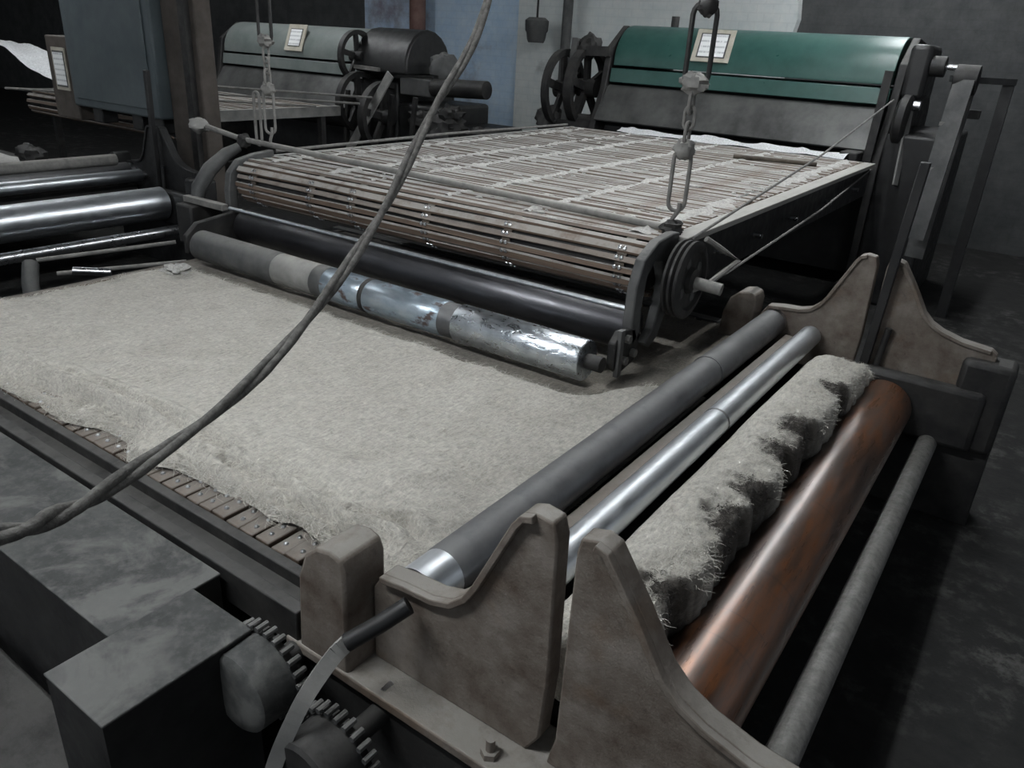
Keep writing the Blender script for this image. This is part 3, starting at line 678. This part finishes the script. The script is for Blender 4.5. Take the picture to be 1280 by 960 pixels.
# ------------------------------------------------------------------ carding machines
def card(dx, dy, dz, hood, label, near):
    X0, X1 = -3.06+dx, -1.05+dx; Y = 5.68+dy; Z = dz
    t = thing('carding_machine', ((X0+X1)/2, Y+.7, 0), label, 'machine')
    arc = [(Y+1.1, 1.55+Z), (Y+.85, 1.64+Z), (Y+.35, 1.665+Z)] + [(Y+.02+.28-.28*math.sin(q), 1.385+Z+.28*math.cos(q)) for q in [PI/2*k/8 for k in range(9)]] + [(Y+.02, 1.375+Z), (Y+1.1, 1.375+Z)]
    MB().prism(arc, 'x', X0, X1).build('top_cover', hood, t, .004)
    MB().prism([(Y+.01, 1.355+Z), (Y-.005, 1.255+Z), (Y+.6, 1.24+Z), (Y+.6, 1.355+Z)], 'x', X0-.01, X1+.005).build('lower_cover', hood, t, .004)
    MB().prism([(Y+.03, 1.235+Z), (Y+.0, 1.22+Z), (Y-.16, .985+Z), (Y-.15, .975+Z), (Y+.05, 1.20+Z)], 'x', X0-.03, X1-.01).build('apron_sheet', MT['apron'], t)
    MB().cyl((X0, Y+.10, .90+Z), (X1, Y+.10, .90+Z), .13, 28).build('doffer_roller', MT['black'], t)
    MB().box(X0, X1, Y+.20, Y+1.3, .10, 1.30+Z).build('inner_body', MT['black'], t)
    for xx in (X0-.07, X1+.02):
        MB().prism([(Y-.16, 0), (Y-.16, .93+Z), (Y-.04, 1.20+Z), (Y+.02, 1.50+Z), (Y+.25, 1.66+Z), (Y+1.0, 1.60+Z), (Y+1.3, 1.2+Z), (Y+1.4, 0)], 'x', xx, xx+.05).build('side_frame', MT['darkiron'], t, .006)
    # feet
    for xx in (X0-.10, X1-.02): MB().box(xx, xx+.14, Y-.25, Y+1.5, 0, .12).build('foot', MT['darkiron'], t, .01)
    return t, X0, X1, Y
def notice(t, x, w, h, Y, z, ang, big=1.3):
    u = Vector((1, 0, 0)); tz = Vector((0, math.sin(ang), math.cos(ang))); nrm = Vector((0, -math.cos(ang), math.sin(ang))); c = Vector((x, Y, z))
    def q(a, b, d0, d1):
        vs = [c + u*i*a + tz*j*b + nrm*d for d in (d0, d1) for i, j in ((-1,-1),(1,-1),(1,1),(-1,1))]
        return MB().add(vs, [(3,2,1,0),(4,5,6,7),(0,1,5,4),(1,2,6,5),(2,3,7,6),(3,0,4,7)])
    f = q(w*big, h*big, .0, .01).build('notice_board', MT['card'], t)
    q(w*1.02, h*1.02, .01, .013).build('mount', MT['frame'], f)
    p = q(w*.92, h*.92, .013, .015).build('notice_paper', MT['paper'], f)
def spoked_wheel(t, x, y, z, r, w, name='flywheel'):
    m = MB().lathe((x, y, z), (1,0,0), [(0, r*.84), (0, r), (w, r), (w, r*.84), (0, r*.84)], 40, False)
    for k in range(5):
        a = k*2*PI/5+.4; m.bar((x+w/2, y, z), (x+w/2, y+r*.9*math.cos(a), z+r*.9*math.sin(a)), r*.2, w*.5, (1,0,0))
    m.cyl((x-.04, y, z), (x+w+.06, y, z), r*.22, 18); return m.build(name, MT['darkiron'], t)
t1, A0, A1, AY = card(0, 0, 0, MT['green'], 'carding machine with glossy green hood behind the wooden lattice', True)
notice(t1, -2.29, .105, .085, AY+.058, 1.545, .38, 1.35)
spoked_wheel(t1, A0-.30, AY+.10, 1.19, .31, .07); spoked_wheel(t1, A0-.46, AY+.02, 1.17, .30, .05)
MB().cyl((A0-.5, AY+.0, .90), (A0-.08, AY, .90), .10, 20).build('bearing_drum', MT['darkiron'], t1)
MB().blob((A0-.50, AY-.05, .93), .12, 10, .4, 4, (1, 1, .9)).build('bearing_cap', MT['darkiron'], t1)
MB().bar((A0-.35, AY-.06, .85), (A0-.33, AY+.0, 1.55), .07, .05, (1,0,0)).build('upright', MT['frame'], t1)
MB().blob((A0-.24, AY+.05, 1.50), .085, 10, .4, 9).build('bearing_cap', MT['darkiron'], t1)
MB().bar((A0-.35, AY, 1.46), (A0-.02, AY, 1.47), .06, .07).build('top_stay', MT['darkiron'], t1)
MB().cyl((A0+.32, AY+.35, 1.66), (A0+.32, AY+.35, 1.74), .03, 10).build('oil_cup', MT['darkiron'], t1)
# right end of green machine
MB().box(A1+.07, A1+.20, AY-.02, AY+.35, 1.30, 1.62).build('end_guard', MT['black'], t1, .03)
MB().cyl((A1+.07, AY+.05, 1.50), (A1+.38, AY+.05, 1.50), .018, 10).build('shaft', MT['bright'], t1)
MB().cyl((A1+.20, AY+.05, 1.50), (A1+.28, AY+.05, 1.50), .06, 20).build('pulley', MT['darkiron'], t1)
MB().lathe((A1+.09, AY-.05, 1.17), (1,0,0), [(0,.13),(.02,.16),(.06,.16),(.08,.13)], 28).build('gear_wheel', MT['darkiron'], t1)
MB().cyl((A1+.12, AY-.06, 1.27), (A1+.21, AY-.06, 1.27), .03, 12).build('bright_nut', MT['bright'], t1)
MB().bar((A1+.165, AY-.09, 1.24), (A1+.20, AY-.2, .80), .05, .012, (1,-.4,0)).build('lever_bar', MT['greybar'], t1)
MB().bar((A1+.01, AY-.18, 1.46), (A1-.0, AY-.20, .86), .05, .03, (0,1,0)).build('guide_bar', MT['darkiron'], t1)
MB().box(A1-.14, A1-.03, AY-.36, AY-.18, .80, .98).build('guide_block', MT['darkiron'], t1, .01)
MB().box(A1+.07, A1+.42, AY-.15, AY+.9, .0, 1.10).build('gear_case', MT['black'], t1, .02)
MB().bar((A1+.36, AY-.1, 1.25), (A1+.55, AY-.1, 1.25), .05, .05).build('shaft', MT['darkiron'], t1)
bt = thing('drive_belt', (-.55, 5.45, .5), 'slanting grey flat drive belt beside the green carding machine', 'belt')
MB().bar((-.60, 5.30, 1.44), (-.62, 5.15, .55), .11, .012, (.2,1,0)).bar((-.60, 5.45, 1.44), (-.62, 5.35, .40), .11, .012, (.2,1,0)).build('belt_strip', MT['frame'], bt)
MB().cyl((-.66, 5.375, 1.44), (-.54, 5.375, 1.44), .08, 20).build('pulley', MT['darkiron'], bt)
MB().bar((-.40, 5.6, 0), (-.40, 5.6, 1.44), .06, .06, (1,0,0)).bar((-.68, 5.375, 1.44), (-.37, 5.58, 1.44), .035, .035).build('stand', MT['black'], bt)
for zz, yy in ((1.20, 5.265), (.95, 5.22)): MB().bar((-.665, yy, zz), (-.555, yy, zz), .008, .02).build('belt_joint', MT['frosted'], bt)

t2, B0, B1, BY = card(-4.52, -.22, -.13, MT['greygreen'], 'carding machine with faded grey green hood beside the blue wall', False)
notice(t2, B0+1.1, .085, .085, BY+.058, 1.415, .38, 1.5)
MB().tube([(B0-.06, BY-.1, 1.42), (B0-.10, BY-.1, 1.30), (B0-.10, BY-.12, 1.1), (B0-.07, BY-.15, .9)], .028, 8).build('side_arm', MT['greybar'], t2)
MB().prism([(BY-.15, 1.18)] + [(BY+.15-.3*math.cos(q), 1.25+.30*math.sin(q)) for q in [PI*k/10 for k in range(11)]] + [(BY+.45, 1.18)], 'x', B1+.10, B1+.72).build('belt_guard', MT['black'], t2, .02)
spoked_wheel(t2, B1+.08, BY-.12, 1.30, .22, .05, 'gear_wheel'); spoked_wheel(t2, B1+.14, BY-.18, .92, .26, .06, 'gear_wheel'); spoked_wheel(t2, B1+.45, BY-.18, .82, .30, .07, 'flywheel')
for k, (a, b, c, d) in enumerate(((.08,.55,.30,1.12), (.55,1.0,.25,.95), (.98,1.40,.2,.78))): MB().box(B1+a, B1+b, BY-.08, BY+.7, .0, d).build('gear_case', MT['black'], t2, .03)
MB().bar((B1+.68, BY-.30, 1.19), (B1+.24, BY-.42, .48), .09, .014, (.2,1,0)).build('flat_belt', MT['greybar'], t2)
MB().box(B1+.60, B1+.95, BY-.1, BY+.4, 1.02, 1.16).build('shelf_plate', MT['frame'], t2, .01)
MB().cyl((B1+.95, BY-.05, 1.10), (B1+1.52, BY-.05, 1.12), .072, 24).build('motor_drum', MT['darkiron'], t2)
MB().blob((B1+.98, BY+.05, 1.25), .13, 10, .3, 3).build('motor_cap', MT['frame'], t2)
for k in range(9):
    rr = random.Random(k+40); x = B1 + .85 + rr.random()*.75; z = .55 + rr.random()*.40
    MB().blob((x, BY-.12, z), rr.uniform(.09, .17), 10, .6, k, (1.3, .9, .8)).build('waste_lump', MT['darkiron'], t2)
MB().bar((B1+.15, BY-.2, 1.22), (B1+.45, BY-.2, 1.21), .03, .03).build('bright_rod', MT['frosted'], t2)
for k in range(4): MB().bar((B1+.02+k*.26, BY-.24, .25), (B1+.10+k*.27, BY-.24, 1.02), .035, .03, (0,1,0)).build('upright', MT['darkiron'], t2)

# white web leaving the green machine
def web_pt(u, v):
    x = -2.75 + u*1.62; w = .35+.65*abs(fbm(x*2.2, 3, 0)); y = 5.34 - (1-v)*.20*w + .02*noise.noise((x*7, 1, 0)); z = .945 + .035*v*w + .03*v*max(0, fbm(x*5, 3, v)) ; return (x, y, z)
tag(grid(web_pt, 60, 6).build('white_web', MT['whiteweb'], None, smooth=180, at=(-1.9, 5.2, .94)), 'thin white fibre web falling onto the lattice from the green machine', 'fleece')
tag(MB().cyl((-1.62, 4.62, .952), (-1.17, 4.75, .952), .014, 10).build('wooden_stick', MT['strap'], None, at=(-1.4, 4.7, .94)), 'short dark stick lying on the wooden lattice', 'stick')
for k, (a, b, lab) in enumerate((((-.93, 2.40, .945), (-.97, 5.45, 1.30), 'thin cord running from the grooved pulley up to the green machine'), ((-.84, 2.5, .82), (-.99, 5.46, .90), 'thin cord running low along the lattice side rail'))):
    tag(MB().tube([a, tuple((a[i]+b[i])/2 - (.03 if i == 2 else 0) for i in range(3)), b], .005, 6).build('cord', MT['cord'], None, at=a), lab, 'cord')
tag(MB().tube([(-3.13, 2.5, .955), (-3.13, 3.8, .965), (-3.13, 5.2, .955)], .008, 6).build('edge_cord', MT['cord'], None, at=(-3.13, 2.5, .95)), 'grey cord along the lattice edge away from the pulley', 'cord')

# ------------------------------------------------------------------ second line at the left
OFF = Vector((-4.33, 0, 0))
labs = {'bearing_bracket': 'dark cast iron bearing plates below the brown column', 'dark_press_roller': 'blackened press roller on the line below the blue grey cabinet',
        'rusty_winding_roller': 'large bare shiny steel roller below the blue grey cabinet', 'guard_pipe': 'thin bright pipe beside the large bare steel roller', 'chrome_press_roller': 'slim steel press roller behind the large bare steel roller'}
for src, key in ((fb, 'bearing_bracket'), (r1, 'dark_press_roller'), (r2, 'chrome_press_roller'), (r3, 'rusty_winding_roller'), (r4, 'guard_pipe')):
    c = copy_tree(src); c.location = src.location + OFF; c['label'] = labs[key]
    if key == 'rusty_winding_roller': c.location += Vector((0, 0, .045)); c.name = 'steel_winding_roller'
    if key == 'bearing_bracket':
        pass
    for ch in c.children:
        if ch.type == 'MESH' and key in ('rusty_winding_roller', 'guard_pipe', 'bearing_bracket') :
            ch.data = ch.data.copy(); ch.data.materials.clear(); ch.data.materials.append(MT['chrome'] if key == 'rusty_winding_roller' else MT['bright'] if key == 'guard_pipe' else MT['black'])
tag(MB().box(-8.2, -5.0, .9, 2.85, .30, .50).build('distant_conveyor', MT['darkiron'], None, .01, at=(-6.6, 1.8, .3)), 'dark conveyor bed of the line below the blue grey cabinet', 'conveyor')
def web2(u, v):
    x = -7.9 + 2.75*u; y = 1.2+1.55*v; return (x, y, .505 + .02*sst(0,.1,min(u,1-u,v,1-v)) + .012*fbm(x*3, y*3, 1))
tag(grid(web2, 50, 30).build('pale_fleece', MT['lint'], None, smooth=180, at=(-6.5, 2, .5)), 'pale fleece on the conveyor below the blue grey cabinet', 'fleece')
lat2 = thing('hanging_lattice', (-6.45, 4.2, 0), 'slatted lattice conveyor in front of the faded carding machine', 'conveyor')
ORIGIN[lat2.name] = Vector((-6.45, 4.2, 0))
add_slats(lat2, 3.45, 4.95, .80, -7.45, -5.40, .05, 0)
MB().box(-5.40, -5.34, 3.45, 5.0, .82, .90).build('side_rail', MT['greybar'], lat2); MB().box(-7.52, -7.46, 3.45, 5.0, .82, .90).build('side_rail', MT['greybar'], lat2)
MB().cyl((-7.45, 3.45, .80), (-5.40, 3.45, .80), .07).build('nose_roller', MT['darkiron'], lat2)
for xx in (-7.49, -5.37):
    for yy in (3.6, 4.8): MB().box(xx-.025, xx+.025, yy-.025, yy+.025, 0, .82).build('leg', MT['darkiron'], lat2)
for k, (z, y) in enumerate(((1.00, 3.55), (.97, 3.85), (1.02, 4.3))):
    pass
for k, (p, q, lab) in enumerate((((-6.6, 3.94, 1.02), (-4.95, 5.0, 1.0), 'thin cord slanting over the lattice before the faded machine, the topmost one'), ((-6.55, 3.75, .97), (-5.0, 4.9, .95), 'thin cord slanting over the lattice before the faded machine, the middle one'), ((-7.2, 3.1, .93), (-5.2, 4.6, .92), 'thin cord slanting over the lattice before the faded machine, the lowest one'))):
    tag(MB().tube([p, q], .010, 6).build('guide_cord', MT['frosted'], None, at=p), lab, 'cord')

cl = thing('steel_column', (-4.72, 3.16, 0), 'tall brown steel column holding the blue grey cabinet', 'column')
MB().box(-4.90, -4.55, 3.10, 3.22, 0, 4.3).build('column_face', MT['column'], cl, .01); MB().box(-4.66, -4.60, 3.06, 3.10, 0, 4.3).build('conduit', MT['darkiron'], cl)
cb = thing('control_cabinet', (-5.40, 3.12, .95), 'blue grey sheet metal cabinet mounted on the brown column', 'cabinet')
MB().box(-5.98, -4.905, 3.02, 3.30, .905, 2.3).build('cabinet_body', MT['cabinet'], cb, .015)
MB().box(-5.90, -4.98, 3.008, 3.02, .96, 2.25).build('door', MT['cabinet'], cb, .006)
MB().box(-6.32, -5.985, 3.05, 3.25, .80, 1.36).build('side_box', MT['column'], cb, .01)
for xx in (-5.8, -5.3, -5.05): MB().box(xx-.06, xx+.06, 3.08, 3.2, .80, .905).build('cable_gland', MT['black'], cb, .01)
notice(cb, -6.14, .075, .12, 3.048, 1.14, 0, 1.2)
def cloth_pt(u, v):
    x = -8.2+1.5*u; y = 3.35+.3*v; return (x, y, 1.28 - .32*u**1.3 + .03*math.sin(v*5+u*7) + .02*fbm(x*4, y*4, 0))
tag(grid(cloth_pt, 40, 8).build('white_cloth', MT['whiteweb'], None, smooth=180, at=(-7.4, 3.5, 1.0)), 'white fibre sheet slanting down beside the notice box', 'fleece')
# clutter under the cabinet on the far line
for k, (x, y, z, r, lab) in enumerate(((-5.75, 2.55, .62, .08, 'smaller dark lumpy housing on the pale fleece below the cabinet'), (-6.05, 2.3, .65, .12, 'larger dark lumpy housing on the pale fleece below the cabinet'))):
    tag(MB().blob((x, y, z), r, 10, .5, k+20, (1.5, 1, .8)).build('motor_housing', MT['darkiron'], None, at=(x, y, .5)), lab, 'motor', 'lumpy housings on the pale fleece')
tag(MB().cyl((-5.05, .9, .66), (-5.05, 2.75, .66), .035, 20).build('idler_roller', MT['frosted'], None, at=(-5.05, 1.8, .66)), 'dusty idler roller above the large bare steel roller', 'roller')
# floor level rods in the gap left of the fleece
gp = thing('linkage', (-3.6, 1.9, .2), 'thin steel linkage rods with bright pin left of the fleece', 'linkage')
MB().tube([(-3.75, 1.60, .46), (-3.5, 2.15, .50)], .010, 8).build('rod', MT['frosted'], gp); MB().tube([(-3.62, 1.62, .42), (-3.35, 2.10, .44)], .010, 8).build('rod', MT['frosted'], gp)
MB().tube([(-3.70, 1.55, .46), (-3.62, 1.50, .40), (-3.58, 1.48, .25), (-3.58, 1.48, 0)], .035, 10).build('elbow', MT['frame'], gp); MB().cyl((-3.55, 1.66, .44), (-3.45, 1.78, .43), .018, 10).build('pin', MT['bright'], gp)

# ------------------------------------------------------------------ wall fittings
tag(MB().cyl((-6.98, 7.85, 0), (-6.98, 7.85, 4.4), .10, 20).build('down_pipe', MT['redpipe'], None, at=(-6.98, 7.85, 0)), 'red brown pipe standing against the blue wall', 'pipe')
tag(MB().cyl((-4.83, 7.85, 0), (-4.83, 7.85, 4.4), .055, 14).build('conduit_pipe', MT['frame'], None, at=(-4.83, 7.85, 0)), 'slim dark pipe against the white wall behind the flywheel', 'pipe')
hl = thing('hanging_socket', (-5.12, 7.7, 1.55), 'dark socket hanging on a cable before the white wall', 'lamp')
MB().lathe((-5.12, 7.7, 1.50), (0,0,1), [(0,.085),(.03,.10),(.10,.11),(.12,.125),(.22,.13),(.25,.09)], 20).build('socket_body', MT['frame'], hl)
MB().cyl((-5.12, 7.7, 1.74), (-5.12, 7.7, 4.4), .012, 8).build('cable', MT['black'], hl)
